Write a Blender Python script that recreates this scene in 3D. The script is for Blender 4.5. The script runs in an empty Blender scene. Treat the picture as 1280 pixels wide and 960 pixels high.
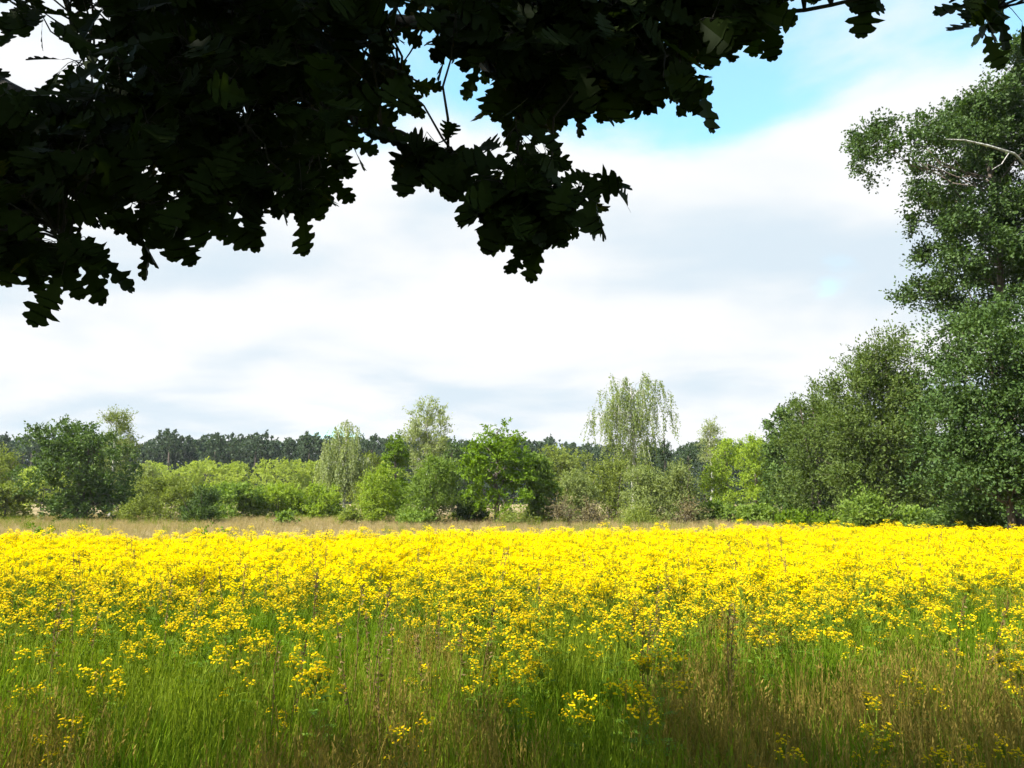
import bpy, math, random
import numpy as np
from mathutils import Vector

# ------------------------------------------------------------------ camera, sky, sun, exposure
S = bpy.context.scene
COL = S.collection
PITCH = math.radians(8.0)
EYE = 1.6
FPX = 1000.0                        # focal length in photo pixels (photo is 1280 x 960)
cam = bpy.data.cameras.new('camera')
cam.lens = 36.0 * FPX / 1280.0
cam.clip_start = 0.05
cam.clip_end = 6000
camo = bpy.data.objects.new('camera', cam)
COL.objects.link(camo)
camo.location = (0, 0, EYE)
camo.rotation_euler = (math.pi / 2 + PITCH, 0, 0)
S.camera = camo

SUN_EL = math.radians(47)
SUN_H = Vector((-0.86, -0.51, 0)).normalized()       # horizontal direction towards the sun
SUN_DIR = Vector((SUN_H.x * math.cos(SUN_EL), SUN_H.y * math.cos(SUN_EL), math.sin(SUN_EL)))

world = bpy.data.worlds.new('World')
S.world = world
world.use_nodes = True
wn = world.node_tree
wn.nodes.clear()


def build_world():
    N, L = wn.nodes, wn.links

    def nd(t, **kw):
        n = N.new(t)
        for k, v in kw.items():
            setattr(n, k, v)
        return n

    def math_(op, a, b=None, clamp=False):
        n = nd('ShaderNodeMath', operation=op, use_clamp=clamp)
        for i, v in enumerate((a, b)):
            if v is None:
                continue
            if isinstance(v, (int, float)):
                n.inputs[i].default_value = v
            else:
                L.new(v, n.inputs[i])
        return n.outputs[0]

    def sstep(v, a, b):
        n = nd('ShaderNodeMapRange', interpolation_type='SMOOTHSTEP')
        L.new(v, n.inputs[0])
        n.inputs[1].default_value, n.inputs[2].default_value = a, b
        return n.outputs[0]

    def mixc(f, a, b):
        n = nd('ShaderNodeMix', data_type='RGBA')
        if isinstance(f, (int, float)):
            n.inputs[0].default_value = f
        else:
            L.new(f, n.inputs[0])
        for i, v in ((6, a), (7, b)):
            if isinstance(v, tuple):
                n.inputs[i].default_value = (*v, 1)
            else:
                L.new(v, n.inputs[i])
        return n.outputs[2]

    sky = nd('ShaderNodeTexSky', sky_type='NISHITA', sun_disc=False)
    sky.sun_elevation = SUN_EL
    sky.sun_rotation = math.atan2(SUN_H.x, SUN_H.y)
    sky.air_density, sky.dust_density, sky.ozone_density = 1.0, 0.6, 1.0
    tint = nd('ShaderNodeMix', data_type='RGBA', blend_type='MULTIPLY')
    tint.inputs[0].default_value = 1
    L.new(sky.outputs[0], tint.inputs[6])
    tint.inputs[7].default_value = SKY_GAIN
    tc = nd('ShaderNodeTexCoord')
    sep = nd('ShaderNodeSeparateXYZ')
    L.new(tc.outputs['Generated'], sep.inputs[0])
    z = math_('MAXIMUM', sep.outputs[2], 0.0)
    den = math_('ADD', z, 0.16)
    px = math_('DIVIDE', sep.outputs[0], den)
    py = math_('DIVIDE', sep.outputs[1], den)
    cmb = nd('ShaderNodeCombineXYZ')
    L.new(px, cmb.inputs[0])
    L.new(py, cmb.inputs[1])
    cmb.inputs[2].default_value = 3.7

    def noise(scale, detail, rough, dist, off=(0, 0, 0)):
        m = nd('ShaderNodeMapping')
        m.inputs['Location'].default_value = off
        L.new(cmb.outputs[0], m.inputs[0])
        n = nd('ShaderNodeTexNoise')
        n.inputs['Scale'].default_value = scale
        n.inputs['Detail'].default_value = detail
        n.inputs['Roughness'].default_value = rough
        n.inputs['Distortion'].default_value = dist
        L.new(m.outputs[0], n.inputs['Vector'])
        return n.outputs[0]

    n1 = noise(1.25, 8, 0.5, 0.3, CLOUD_OFF)
    n2 = noise(1.25, 7, 0.48, 0.25, (4.1, 1.7, 0))
    # broken cloud high up, closing to a near-full sheet towards the horizon
    low = sstep(z, 0.47, 0.34)
    cover = math_('ADD', math_('MULTIPLY', n1, 1.0), math_('MULTIPLY', low, 0.245))
    cloud = sstep(cover, 0.45, 0.62)
    shade = sstep(n2, 0.42, 0.66)
    ccol = mixc(shade, CLOUD_WHITE, CLOUD_GREY)
    veil = mixc(0.24, tint.outputs[2], CLOUD_WHITE)
    full = mixc(cloud, veil, ccol)
    bg = nd('ShaderNodeBackground')
    bg.inputs[1].default_value = 0.10
    L.new(full, bg.inputs[0])
    out = nd('ShaderNodeOutputWorld')
    L.new(bg.outputs[0], out.inputs[0])


CLOUD_OFF = (7.0, 3.0, 0)
CLOUD_WHITE = (3.42, 3.46, 3.5)
CLOUD_GREY = (2.5, 2.9, 3.22)
SKY_GAIN = (0.72, 1.5, 1.4, 1)
build_world()

sun = bpy.data.lights.new('sun', 'SUN')
sun.energy = 5.0
sun.angle = math.radians(0.53)
sun.color = (1.0, 0.95, 0.86)
suno = bpy.data.objects.new('sun', sun)
COL.objects.link(suno)
suno.rotation_euler = (-SUN_DIR).to_track_quat('-Z', 'Y').to_euler()
suno.location = (-20, -12, 30)

S.view_settings.view_transform = 'Standard'
S.view_settings.look = 'None'
S.view_settings.gamma = 1
S.view_settings.exposure = 1.55
S.render.engine = 'CYCLES'
S.cycles.use_denoising = True
S.cycles.max_bounces = 4
S.cycles.diffuse_bounces = 2
S.cycles.transmission_bounces = 4
S.cycles.transparent_max_bounces = 4
S.cycles.sample_clamp_indirect = 4
S.cycles.volume_bounces = 0
S.cycles.use_light_tree = False
S.cycles.use_adaptive_sampling = True
S.cycles.adaptive_threshold = 0.02
world.cycles.sampling_method = 'MANUAL'
world.cycles.sample_map_resolution = 512


# ------------------------------------------------------------------ helpers
def ray(px, py):
    a, b = (px - 640) / FPX, (480 - py) / FPX
    c, s = math.cos(PITCH), math.sin(PITCH)
    return np.array((a, c - b * s, s + b * c))


def at(px, py, Y):
    """point seen at photo pixel (px, py), Y metres in front of the camera"""
    d = ray(px, py)
    return np.array((0, 0, EYE)) + d * (Y / d[1])


def ground_z(x, y):
    r = np.hypot(x, y)
    k = np.clip((70 - r) / 40, 0, 1)
    return k * (0.035 * np.sin(x * 0.55 + 1.0) * np.cos(y * 0.43) + 0.02 * np.sin(x * 1.3 + y * 0.9))


def nrm(a):
    return a / np.maximum(np.linalg.norm(a, axis=-1, keepdims=True), 1e-9)


class MB:
    """collects triangles / quads with numpy and builds ONE mesh"""

    def __init__(self):
        self.v, self.f, self.m, self.t, self.n = [], [], [], [], 0

    def add(self, V, F, mat=0, tint=None):
        V = np.asarray(V, float).reshape(-1, 3)
        F = np.asarray(F, int)
        self.v.append(V)
        self.f.append(F + self.n)
        self.m.append(np.full(len(F), mat))
        self.t.append(np.full(len(V), 0.5) if tint is None else np.broadcast_to(tint, (len(V),)))
        self.n += len(V)

    def mesh(self, name, mats, smooth=False):
        me = bpy.data.meshes.new(name)
        V = np.concatenate(self.v)
        me.vertices.add(len(V))
        me.vertices.foreach_set('co', V.astype(np.float32).ravel())
        loops = np.concatenate([f.ravel() for f in self.f]).astype(np.int32)
        cnt = np.concatenate([np.full(len(f), f.shape[1]) for f in self.f]).astype(np.int32)
        me.loops.add(len(loops))
        me.loops.foreach_set('vertex_index', loops)
        me.polygons.add(len(cnt))
        st = np.zeros(len(cnt), np.int32)
        st[1:] = np.cumsum(cnt)[:-1]
        me.polygons.foreach_set('loop_start', st)
        me.polygons.foreach_set('material_index', np.concatenate(self.m).astype(np.int32))
        if smooth:
            me.polygons.foreach_set('use_smooth', np.ones(len(cnt), bool))
        a = me.attributes.new('tint', 'FLOAT', 'POINT')
        a.data.foreach_set('value', np.concatenate(self.t).astype(np.float32))
        for mt in (mats if isinstance(mats, (list, tuple)) else [mats]):
            me.materials.append(mt)
        me.update(calc_edges=True)
        return me

    def tube(self, P, R, sides=6, mat=0, tint=0.5):
        P = np.asarray(P, float)
        R = np.broadcast_to(np.asarray(R, float), (len(P),))
        T = nrm(np.gradient(P, axis=0))
        ref = np.array((0.31, 0.93, 0.2)) if abs(T[0] @ np.array((0, 0, 1))) > 0.7 else np.array((0, 0, 1.0))
        A = nrm(np.cross(T, ref))
        B = np.cross(T, A)
        an = np.arange(sides) * 2 * math.pi / sides
        ring = (A[:, None] * np.cos(an)[None, :, None] + B[:, None] * np.sin(an)[None, :, None]) * R[:, None, None] + P[:, None]
        n = len(P)
        i, j = np.meshgrid(np.arange(n - 1), np.arange(sides), indexing='ij')
        j2 = (j + 1) % sides
        F = np.stack((i * sides + j, i * sides + j2, (i + 1) * sides + j2, (i + 1) * sides + j), -1).reshape(-1, 4)
        self.add(ring.reshape(-1, 3), F, mat, tint)

    def leaves(self, P, D, Nn, L, W, mat=0, tint=None, fold=0.18):
        """rhombic leaf blades folded at the midrib: P base, D axis, Nn normal"""
        P, D, Nn = np.asarray(P), nrm(np.asarray(D)), np.asarray(Nn)
        Sd = nrm(np.cross(D, Nn))
        Nn = np.cross(Sd, D)
        L = np.broadcast_to(np.asarray(L, float), (len(P),))[:, None]
        W = np.broadcast_to(np.asarray(W, float), (len(P),))[:, None]
        mid = P + D * L * 0.45 + Nn * W * fold
        V = np.stack((P, mid + Sd * W * 0.5, P + D * L, mid - Sd * W * 0.5), 1)
        k = np.arange(len(P))[:, None] * 4
        F = np.concatenate((k + np.array([[0, 1, 2]]), k + np.array([[0, 2, 3]])), 0)
        tn = np.random.default_rng(len(P)).random(len(P)) if tint is None else np.broadcast_to(tint, (len(P),))
        self.add(V.reshape(-1, 3), F, mat, np.repeat(tn, 4))


def obj(name, me, parent=None, label=None, cat=None, group=None, kind=None):
    o = bpy.data.objects.new(name, me)
    COL.objects.link(o)
    if parent:
        o.parent = parent
    tag(o, label, cat, group, kind)
    return o


def tag(o, label=None, cat=None, group=None, kind=None):
    for k, v in (('label', label), ('category', cat), ('group', group), ('kind', kind)):
        if v:
            o[k] = v


# ------------------------------------------------------------------ materials
def mat_base(name):
    m = bpy.data.materials.new(name)
    m.use_nodes = True
    m.node_tree.nodes.clear()
    return m, m.node_tree.nodes, m.node_tree.links


def leaf_mat(name, c0, c1, trans=0.35, rough=0.6, spec=0.15, c2=None, tcol=None):
    """leaf: colour varies leaf by leaf (tint attribute); light also passes through the blade"""
    m, N, L = mat_base(name)
    at_ = N.new('ShaderNodeAttribute')
    at_.attribute_name = 'tint'
    rp = N.new('ShaderNodeValToRGB')
    rp.color_ramp.elements[0].color = (*c0, 1)
    rp.color_ramp.elements[1].color = (*c1, 1)
    if c2:
        e = rp.color_ramp.elements.new(0.93)
        e.color = (*c1, 1)
        rp.color_ramp.elements[2].color = (*c2, 1)
    L.new(at_.outputs['Fac'], rp.inputs[0])
    oi = N.new('ShaderNodeObjectInfo')
    hv = N.new('ShaderNodeHueSaturation')
    mr = N.new('ShaderNodeMapRange')
    mr.inputs[3].default_value, mr.inputs[4].default_value = 0.88, 1.12
    L.new(oi.outputs['Random'], mr.inputs[0])
    L.new(mr.outputs[0], hv.inputs['Value'])
    L.new(rp.outputs[0], hv.inputs['Color'])
    p = N.new('ShaderNodeBsdfPrincipled')
    p.inputs['Roughness'].default_value = rough
    p.inputs['Specular IOR Level'].default_value = spec
    L.new(hv.outputs[0], p.inputs['Base Color'])
    o = N.new('ShaderNodeOutputMaterial')
    if trans > 0:
        t = N.new('ShaderNodeBsdfTranslucent')
        mx = N.new('ShaderNodeMixRGB')
        mx.blend_type = 'MULTIPLY'
        mx.inputs[0].default_value = 1
        L.new(hv.outputs[0], mx.inputs[1])
        mx.inputs[2].default_value = (*(tcol or (1.25, 1.3, 0.5)), 1)
        L.new(mx.outputs[0], t.inputs[0])
        ms = N.new('ShaderNodeMixShader')
        ms.inputs[0].default_value = trans
        L.new(p.outputs[0], ms.inputs[1])
        L.new(t.outputs[0], ms.inputs[2])
        L.new(ms.outputs[0], o.inputs[0])
    else:
        L.new(p.outputs[0], o.inputs[0])
    return m


def bark_mat(name, c0, c1, scale=6, stretch=0.25, bump=0.4):
    m, N, L = mat_base(name)
    tc = N.new('ShaderNodeTexCoord')
    mp = N.new('ShaderNodeMapping')
    mp.inputs['Scale'].default_value = (scale, scale, scale * stretch)
    L.new(tc.outputs['Object'], mp.inputs[0])
    n = N.new('ShaderNodeTexNoise')
    n.inputs['Detail'].default_value = 8
    n.inputs['Roughness'].default_value = 0.65
    n.inputs['Scale'].default_value = 3
    L.new(mp.outputs[0], n.inputs[0])
    rp = N.new('ShaderNodeValToRGB')
    rp.color_ramp.elements[0].position, rp.color_ramp.elements[1].position = 0.35, 0.65
    rp.color_ramp.elements[0].color = (*c0, 1)
    rp.color_ramp.elements[1].color = (*c1, 1)
    L.new(n.outputs[0], rp.inputs[0])
    b = N.new('ShaderNodeBump')
    b.inputs['Strength'].default_value = bump
    b.inputs['Distance'].default_value = 0.03
    L.new(n.outputs[0], b.inputs['Height'])
    p = N.new('ShaderNodeBsdfPrincipled')
    p.inputs['Roughness'].default_value = 0.9
    L.new(rp.outputs[0], p.inputs['Base Color'])
    L.new(b.outputs[0], p.inputs['Normal'])
    o = N.new('ShaderNodeOutputMaterial')
    L.new(p.outputs[0], o.inputs[0])
    return m


def ground_mat():
    m, N, L = mat_base('meadow_ground')
    tc = N.new('ShaderNodeTexCoord')

    def noise(s, d):
        n = N.new('ShaderNodeTexNoise')
        n.inputs['Scale'].default_value = s
        n.inputs['Detail'].default_value = d
        n.inputs['Roughness'].default_value = 0.65
        L.new(tc.outputs['Object'], n.inputs[0])
        return n.outputs[0]

    def ramp(f, *st):
        r = N.new('ShaderNodeValToRGB')
        while len(r.color_ramp.elements) < len(st):
            r.color_ramp.elements.new(0.5)
        for e, (p, c) in zip(r.color_ramp.elements, st):
            e.position, e.color = p, (*c, 1)
        L.new(f, r.inputs[0])
        return r.outputs[0]

    big, mid, fine = noise(0.12, 4), noise(1.3, 6), noise(30, 4)
    dry = ramp(mid, (0.3, (0.19, 0.15, 0.075)), (0.55, (0.26, 0.20, 0.11)), (0.75, (0.17, 0.18, 0.06)))
    grn = ramp(mid, (0.3, (0.05, 0.065, 0.02)), (0.7, (0.085, 0.11, 0.03)))
    f = N.new('ShaderNodeMapRange')
    f.inputs[1].default_value, f.inputs[2].default_value = 0.60, 0.70
    L.new(big, f.inputs[0])
    # the flowering part of the meadow is green underneath, the cut strip behind it is straw
    g = N.new('ShaderNodeSeparateXYZ')
    L.new(tc.outputs['Object'], g.inputs[0])
    fr = N.new('ShaderNodeMapRange')
    fr.interpolation_type = 'SMOOTHSTEP'
    fr.inputs[1].default_value, fr.inputs[2].default_value = 25, 19
    L.new(g.outputs[1], fr.inputs[0])
    mx0 = N.new('ShaderNodeMath')
    mx0.operation = 'MAXIMUM'
    L.new(f.outputs[0], mx0.inputs[0])
    L.new(fr.outputs[0], mx0.inputs[1])
    mx = N.new('ShaderNodeMixRGB')
    L.new(mx0.outputs[0], mx.inputs[0])
    L.new(dry, mx.inputs[1])
    L.new(grn, mx.inputs[2])
    b = N.new('ShaderNodeBump')
    b.inputs['Strength'].default_value = 0.8
    b.inputs['Distance'].default_value = 0.06
    L.new(fine, b.inputs['Height'])
    p = N.new('ShaderNodeBsdfPrincipled')
    p.inputs['Roughness'].default_value = 1
    p.inputs['Specular IOR Level'].default_value = 0.1
    L.new(mx.outputs[0], p.inputs['Base Color'])
    L.new(b.outputs[0], p.inputs['Normal'])
    o = N.new('ShaderNodeOutputMaterial')
    L.new(p.outputs[0], o.inputs[0])
    return m


M = dict(
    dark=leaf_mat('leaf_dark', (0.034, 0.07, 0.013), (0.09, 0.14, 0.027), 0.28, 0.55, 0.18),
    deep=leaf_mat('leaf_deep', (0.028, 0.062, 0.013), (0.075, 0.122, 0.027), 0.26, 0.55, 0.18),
    mid=leaf_mat('leaf_mid', (0.085, 0.15, 0.018), (0.18, 0.25, 0.04), 0.42),
    bright=leaf_mat('leaf_bright', (0.08, 0.145, 0.008), (0.15, 0.235, 0.013), 0.42),
    lime=leaf_mat('leaf_lime', (0.15, 0.225, 0.018), (0.25, 0.32, 0.035), 0.45),
    pale=leaf_mat('leaf_pale', (0.18, 0.22, 0.08), (0.27, 0.31, 0.125), 0.42),
    olive=leaf_mat('leaf_olive', (0.115, 0.155, 0.026), (0.22, 0.26, 0.05), 0.42),
    grey=leaf_mat('leaf_grey', (0.14, 0.18, 0.055), (0.23, 0.27, 0.085), 0.4),
    birchleaf=leaf_mat('leaf_birch', (0.13, 0.18, 0.045), (0.215, 0.26, 0.08), 0.42),
    willow=leaf_mat('leaf_willow', (0.05, 0.088, 0.015), (0.115, 0.155, 0.035), 0.36, 0.6, 0.15),
    far=leaf_mat('leaf_far', (0.03, 0.055, 0.026), (0.055, 0.085, 0.038), 0.25),
    scrub=leaf_mat('leaf_scrub', (0.22, 0.28, 0.045), (0.32, 0.37, 0.075), 0.45),
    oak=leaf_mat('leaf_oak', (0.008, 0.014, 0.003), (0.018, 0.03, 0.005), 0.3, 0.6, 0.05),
    brown=leaf_mat('dead_twigs', (0.095, 0.08, 0.035), (0.17, 0.14, 0.06), 0.1),
    bark=bark_mat('bark_brown', (0.05, 0.038, 0.028), (0.13, 0.105, 0.08)),
    birchbark=bark_mat('bark_birch', (0.10, 0.09, 0.08), (0.62, 0.60, 0.55), 3, 1.6, 0.2),
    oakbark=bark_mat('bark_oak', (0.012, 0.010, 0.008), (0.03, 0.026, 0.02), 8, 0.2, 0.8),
    petal=leaf_mat('ragwort_petal', (0.82, 0.56, 0.001), (0.88, 0.73, 0.002), 0.45, 0.8, 0.0, tcol=(1, 1, 0.3)),
    disc=leaf_mat('ragwort_disc', (0.55, 0.26, 0.01), (0.68, 0.36, 0.015), 0, 0.8, 0.1),
    stalk=leaf_mat('ragwort_stem', (0.13, 0.20, 0.012), (0.21, 0.27, 0.022), 0.2, 0.6),
    fern=leaf_mat('ragwort_leaf', (0.07, 0.15, 0.012), (0.13, 0.22, 0.022), 0.4),
    grass=leaf_mat('grass_green', (0.092, 0.145, 0.008), (0.185, 0.23, 0.018), 0.42, 0.6, 0.06),
    lush=leaf_mat('grass_lush', (0.08, 0.15, 0.007), (0.15, 0.225, 0.012), 0.42, 0.6, 0.06),
    straw=leaf_mat('grass_straw', (0.24, 0.19, 0.085), (0.38, 0.30, 0.15), 0.3, c2=(0.26, 0.15, 0.08)),
    russet=leaf_mat('grass_russet', (0.155, 0.125, 0.024), (0.26, 0.19, 0.048), 0.35, 0.7, 0.06),
    sorrel=leaf_mat('dry_stalk', (0.12, 0.085, 0.03), (0.20, 0.14, 0.05), 0.2),
    ground=ground_mat(),
)

# ------------------------------------------------------------------ ground
def build_ground():
    def axis(lim):
        a = np.concatenate((np.arange(0, 30, 0.75), np.arange(30, 80, 4), np.geomspace(80, lim, 24)))
        return np.concatenate((-a[:0:-1], a))
    xs = axis(700)
    ys = axis(700)
    X, Y = np.meshgrid(xs, ys, indexing='ij')
    Z = ground_z(X, Y)
    nx, ny = len(xs), len(ys)
    i, j = np.meshgrid(np.arange(nx - 1), np.arange(ny - 1), indexing='ij')
    F = np.stack((i * ny + j, (i + 1) * ny + j, (i + 1) * ny + j + 1, i * ny + j + 1), -1).reshape(-1, 4)
    mb = MB()
    mb.add(np.stack((X, Y, Z), -1).reshape(-1, 3), F)
    obj('ground', mb.mesh('ground', M['ground'], True), kind='structure', label='meadow ground reaching from the camera to the far woods')


build_ground()


# ------------------------------------------------------------------ geometry-node scatter for uncountable plants
def scatter(name, pts, rot, sc, idx, meshes, label, tintseed=0):
    srccol = bpy.data.collections.new(name + '_sources')
    for k, me in enumerate(meshes):
        srccol.objects.link(bpy.data.objects.new('%s_source_%02d' % (name, k), me))
    me = bpy.data.meshes.new(name)
    me.vertices.add(len(pts))
    me.vertices.foreach_set('co', np.asarray(pts, np.float32).ravel())
    a = me.attributes.new('rot', 'FLOAT_VECTOR', 'POINT')
    a.data.foreach_set('vector', np.asarray(rot, np.float32).ravel())
    a = me.attributes.new('sc', 'FLOAT_VECTOR', 'POINT')
    a.data.foreach_set('vector', np.asarray(sc, np.float32).ravel())
    a = me.attributes.new('ix', 'INT', 'POINT')
    a.data.foreach_set('value', np.asarray(idx, np.int32))
    o = obj(name, me, label=label, kind='stuff')
    ng = bpy.data.node_groups.new(name, 'GeometryNodeTree')
    ng.interface.new_socket('Geometry', in_out='INPUT', socket_type='NodeSocketGeometry')
    ng.interface.new_socket('Geometry', in_out='OUTPUT', socket_type='NodeSocketGeometry')
    N, L = ng.nodes, ng.links
    gi, go = N.new('NodeGroupInput'), N.new('NodeGroupOutput')
    iop = N.new('GeometryNodeInstanceOnPoints')
    ci = N.new('GeometryNodeCollectionInfo')
    ci.inputs['Collection'].default_value = srccol
    ci.inputs['Separate Children'].default_value = True
    ci.inputs['Reset Children'].default_value = True

    def attr(nm, t):
        n = N.new('GeometryNodeInputNamedAttribute')
        n.data_type = t
        n.inputs[0].default_value = nm
        return n.outputs[0]
    L.new(gi.outputs[0], iop.inputs['Points'])
    L.new(ci.outputs[0], iop.inputs['Instance'])
    iop.inputs['Pick Instance'].default_value = True
    L.new(attr('ix', 'INT'), iop.inputs['Instance Index'])
    e = N.new('FunctionNodeEulerToRotation')
    L.new(attr('rot', 'FLOAT_VECTOR'), e.inputs[0])
    L.new(e.outputs[0], iop.inputs['Rotation'])
    L.new(attr('sc', 'FLOAT_VECTOR'), iop.inputs['Scale'])
    L.new(iop.outputs[0], go.inputs[0])
    md = o.modifiers.new('scatter', 'NODES')
    md.node_group = ng
    return o


# ------------------------------------------------------------------ trees and shrubs
def rand_dirs(rng, n, up=0.0):
    d = nrm(rng.normal(size=(n, 3)))
    d[:, 2] += up
    return nrm(d)


STYLE = dict(   # strand length, leaves per strand, leaf length, width, outward, up, spread
    broad=(0.45, 9, 0.16, 0.11, 1.0, 0.35, 0.9),
    small=(0.5, 11, 0.11, 0.075, 1.0, 0.3, 0.9),
    feather=(0.9, 16, 0.15, 0.07, 0.9, 0.5, 0.6),
    weep=(1.7, 26, 0.12, 0.08, 0.18, -1.0, 0.22),
    oakish=(0.38, 12, 0.17, 0.12, 1.0, 0.25, 0.9),
    coarse=(1.2, 9, 0.75, 0.6, 1.0, 0.35, 0.9),
)


def foliage(mb, rng, lobes, nleaf, style, leaf_scale=1.0, mat=0, twigs=0.0, twig_mat=1):
    """leafy twigs growing from the surface of overlapping lobes"""
    sl, per, ll, lw, fo, fu, spread = STYLE[style]
    ll, lw = ll * leaf_scale, lw * leaf_scale
    lobes = np.asarray(lobes, float)
    area = (lobes[:, 3] * lobes[:, 4] + lobes[:, 3] * lobes[:, 5] + lobes[:, 4] * lobes[:, 5])
    ns = max(8, int(nleaf / per))
    li = rng.choice(len(lobes), ns, p=area / area.sum())
    # clumps on each lobe make light and dark masses
    K = 11
    cd = rand_dirs(rng, len(lobes) * K, 0.25).reshape(len(lobes), K, 3)
    sub = cd[li, rng.integers(0, K, ns)]
    d = nrm(sub + rng.normal(size=(ns, 3)) * 0.2)
    rad = 1.0 - np.abs(rng.normal(size=ns)) * 0.2
    deepin = rng.random(ns) < 0.13
    rad = np.where(deepin & (style != 'weep'), rng.uniform(0.1, 0.9, ns), rad)
    B = lobes[li, :3] + d * lobes[li, 3:6] * rad[:, None]
    up = np.array((0, 0, 1.0))
    sd = nrm(d * fo + up * fu + rng.normal(size=(ns, 3)) * spread * 0.6)
    Ls = sl * rng.uniform(0.5, 1.35, ns)
    t = (np.arange(per) + 0.5) / per
    T = np.clip(t[None, :] + rng.normal(size=(ns, per)) * 0.05, 0, 1.05)
    P = B[:, None] + sd[:, None] * (Ls[:, None] * T)[..., None]
    P += rng.normal(size=P.shape) * (0.06 if style == 'weep' else 0.12 * sl) * (0.6 + 0.4 * spread)
    sag = (T ** 2) * Ls[:, None] * (0.15 if fu > 0 else 0.0)
    P[..., 2] -= sag
    P = P.reshape(-1, 3)
    P[:, 2] = np.maximum(P[:, 2], 0.06)
    DD = np.repeat(sd, per, 0)
    DD = nrm(DD + rng.normal(size=DD.shape) * 0.75)
    if style == 'weep':
        DD = nrm(DD + np.array((0, 0, -0.8)))
    NN = nrm(np.repeat(d, per, 0) * 0.8 + up * 0.4 + rng.normal(size=DD.shape) * 0.45)
    szs = rng.uniform(0.7, 1.25, len(P))
    # tint: most of it leaf by leaf, some of it shared by a twig
    tn = np.clip(rng.random(len(P)) * 0.6 + np.repeat(rng.random(ns), per) * 0.4, 0, 1)
    mb.leaves(P, DD, NN, ll * szs, lw * szs, mat, tn)
    if twigs > 0:
        for k in rng.choice(ns, int(ns * twigs), replace=False):
            e = B[k] + sd[k] * Ls[k]
            e[2] -= Ls[k] * (0.15 if fu > 0 else 0)
            s = lobes[li[k], :3] * 0.45 + B[k] * 0.55
            mb.tube(np.stack((s, B[k], e)), (0.014, 0.009, 0.004), 3, twig_mat)


def limb(rng, a, b, n=5, wob=0.06):
    a, b = np.asarray(a, float), np.asarray(b, float)
    t = np.linspace(0, 1, n)[:, None]
    P = a + (b - a) * t
    ln = np.linalg.norm(b - a)
    P[1:-1] += rng.normal(size=(n - 2, 3)) * wob * ln
    P[:, 2:] += np.sin(t * math.pi) * 0.06 * ln
    return P


def profile_lobes(rng, W, H, z0, shape, n, rl):
    f = dict(round=lambda t: np.sqrt(np.clip(1 - (2 * t - 1) ** 2, 0, 1)) ** 0.8,
             dome=lambda t: np.sqrt(np.clip(1 - t ** 2.2, 0, 1)),
             egg=lambda t: np.clip(np.sin(math.pi * np.clip(t, 0, 1) ** 0.75), 0, 1) ** 0.8,
             cone=lambda t: np.clip(1.03 - t, 0, 1) ** 0.8,
             column=lambda t: np.clip(1 - t ** 4, 0, 1) * 0.9 + 0.05)[shape]
    t = (np.arange(n) + rng.random(n)) / n
    R = W / 2
    out = []
    for ti in t:
        r = rl * rng.uniform(0.75, 1.25)
        rr = max(0.05, R * f(ti) - r * 0.7) * math.sqrt(rng.uniform(0.25, 1))
        a = rng.uniform(0, 2 * math.pi)
        z = z0 + max(r * 0.55, min(ti * (H - z0), H - z0 - r * 0.9))
        r2 = min(r, max(0.25 * rl, R * f(ti) * 1.1))
        out.append((rr * math.cos(a), rr * math.sin(a), z, r2, r2, r2 * rng.uniform(0.75, 1.0)))
    return np.array(out)


def tree_parts(root, rng, lobes, nleaf, style, leafm, barkm, trunk_r, trunk_top, leaf_scale=1, twigs=0.0, stems=1, nlimb=14, lean=0.0, crown='crown'):
    lobes = np.asarray(lobes, float)
    mb = MB()
    cx = lobes[:, :3].mean(0)
    for s in range(stems):
        off = rng.normal(size=2) * (0.0 if stems == 1 else 0.35)
        top = np.array((cx[0] * lean + off[0] * 1.5, cx[1] * lean + off[1] * 1.5, trunk_top))
        P = limb(rng, (off[0] * 0.4, off[1] * 0.4, -0.15), top, 8, 0.012)
        R = np.linspace(trunk_r, trunk_r * 0.3, 8)
        R[0] *= 1.35
        mb.tube(P, R / math.sqrt(stems), 8)
        for k in range(s, min(nlimb, len(lobes)), stems):
            lb = lobes[k]
            z = min(max(trunk_top * 0.2, lb[2] - 0.5 * math.hypot(lb[0], lb[1]) - 0.3), trunk_top * 0.98)
            j = z / trunk_top * 7
            a = P[int(j)] + (P[min(7, int(j) + 1)] - P[int(j)]) * (j - int(j))
            r0 = max(0.012, trunk_r * 0.32 * (1 - 0.6 * z / trunk_top)) / math.sqrt(stems)
            mb.tube(limb(rng, a, lb[:3] + np.array((0, 0, lb[5] * 0.4)), 5), np.linspace(r0, r0 * 0.3, 5), 5)
    obj('trunk' if stems == 1 else 'stems', mb.mesh('trunk', barkm, True), root)
    mb = MB()
    foliage(mb, rng, lobes, nleaf, style, leaf_scale, 0, twigs, 1)
    obj(crown, mb.mesh('crown', [leafm, barkm]), root)


def plant_root(name, label, cat, px, Y, group=None):
    x = (px - 640) / FPX * Y / ray(640, 620)[1]
    root = bpy.data.objects.new(name, None)
    COL.objects.link(root)
    root.empty_display_size = 0.3
    root.location = (x, Y, float(ground_z(x, Y)))
    tag(root, label, cat, group)
    return root


SEED = [11]


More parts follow.
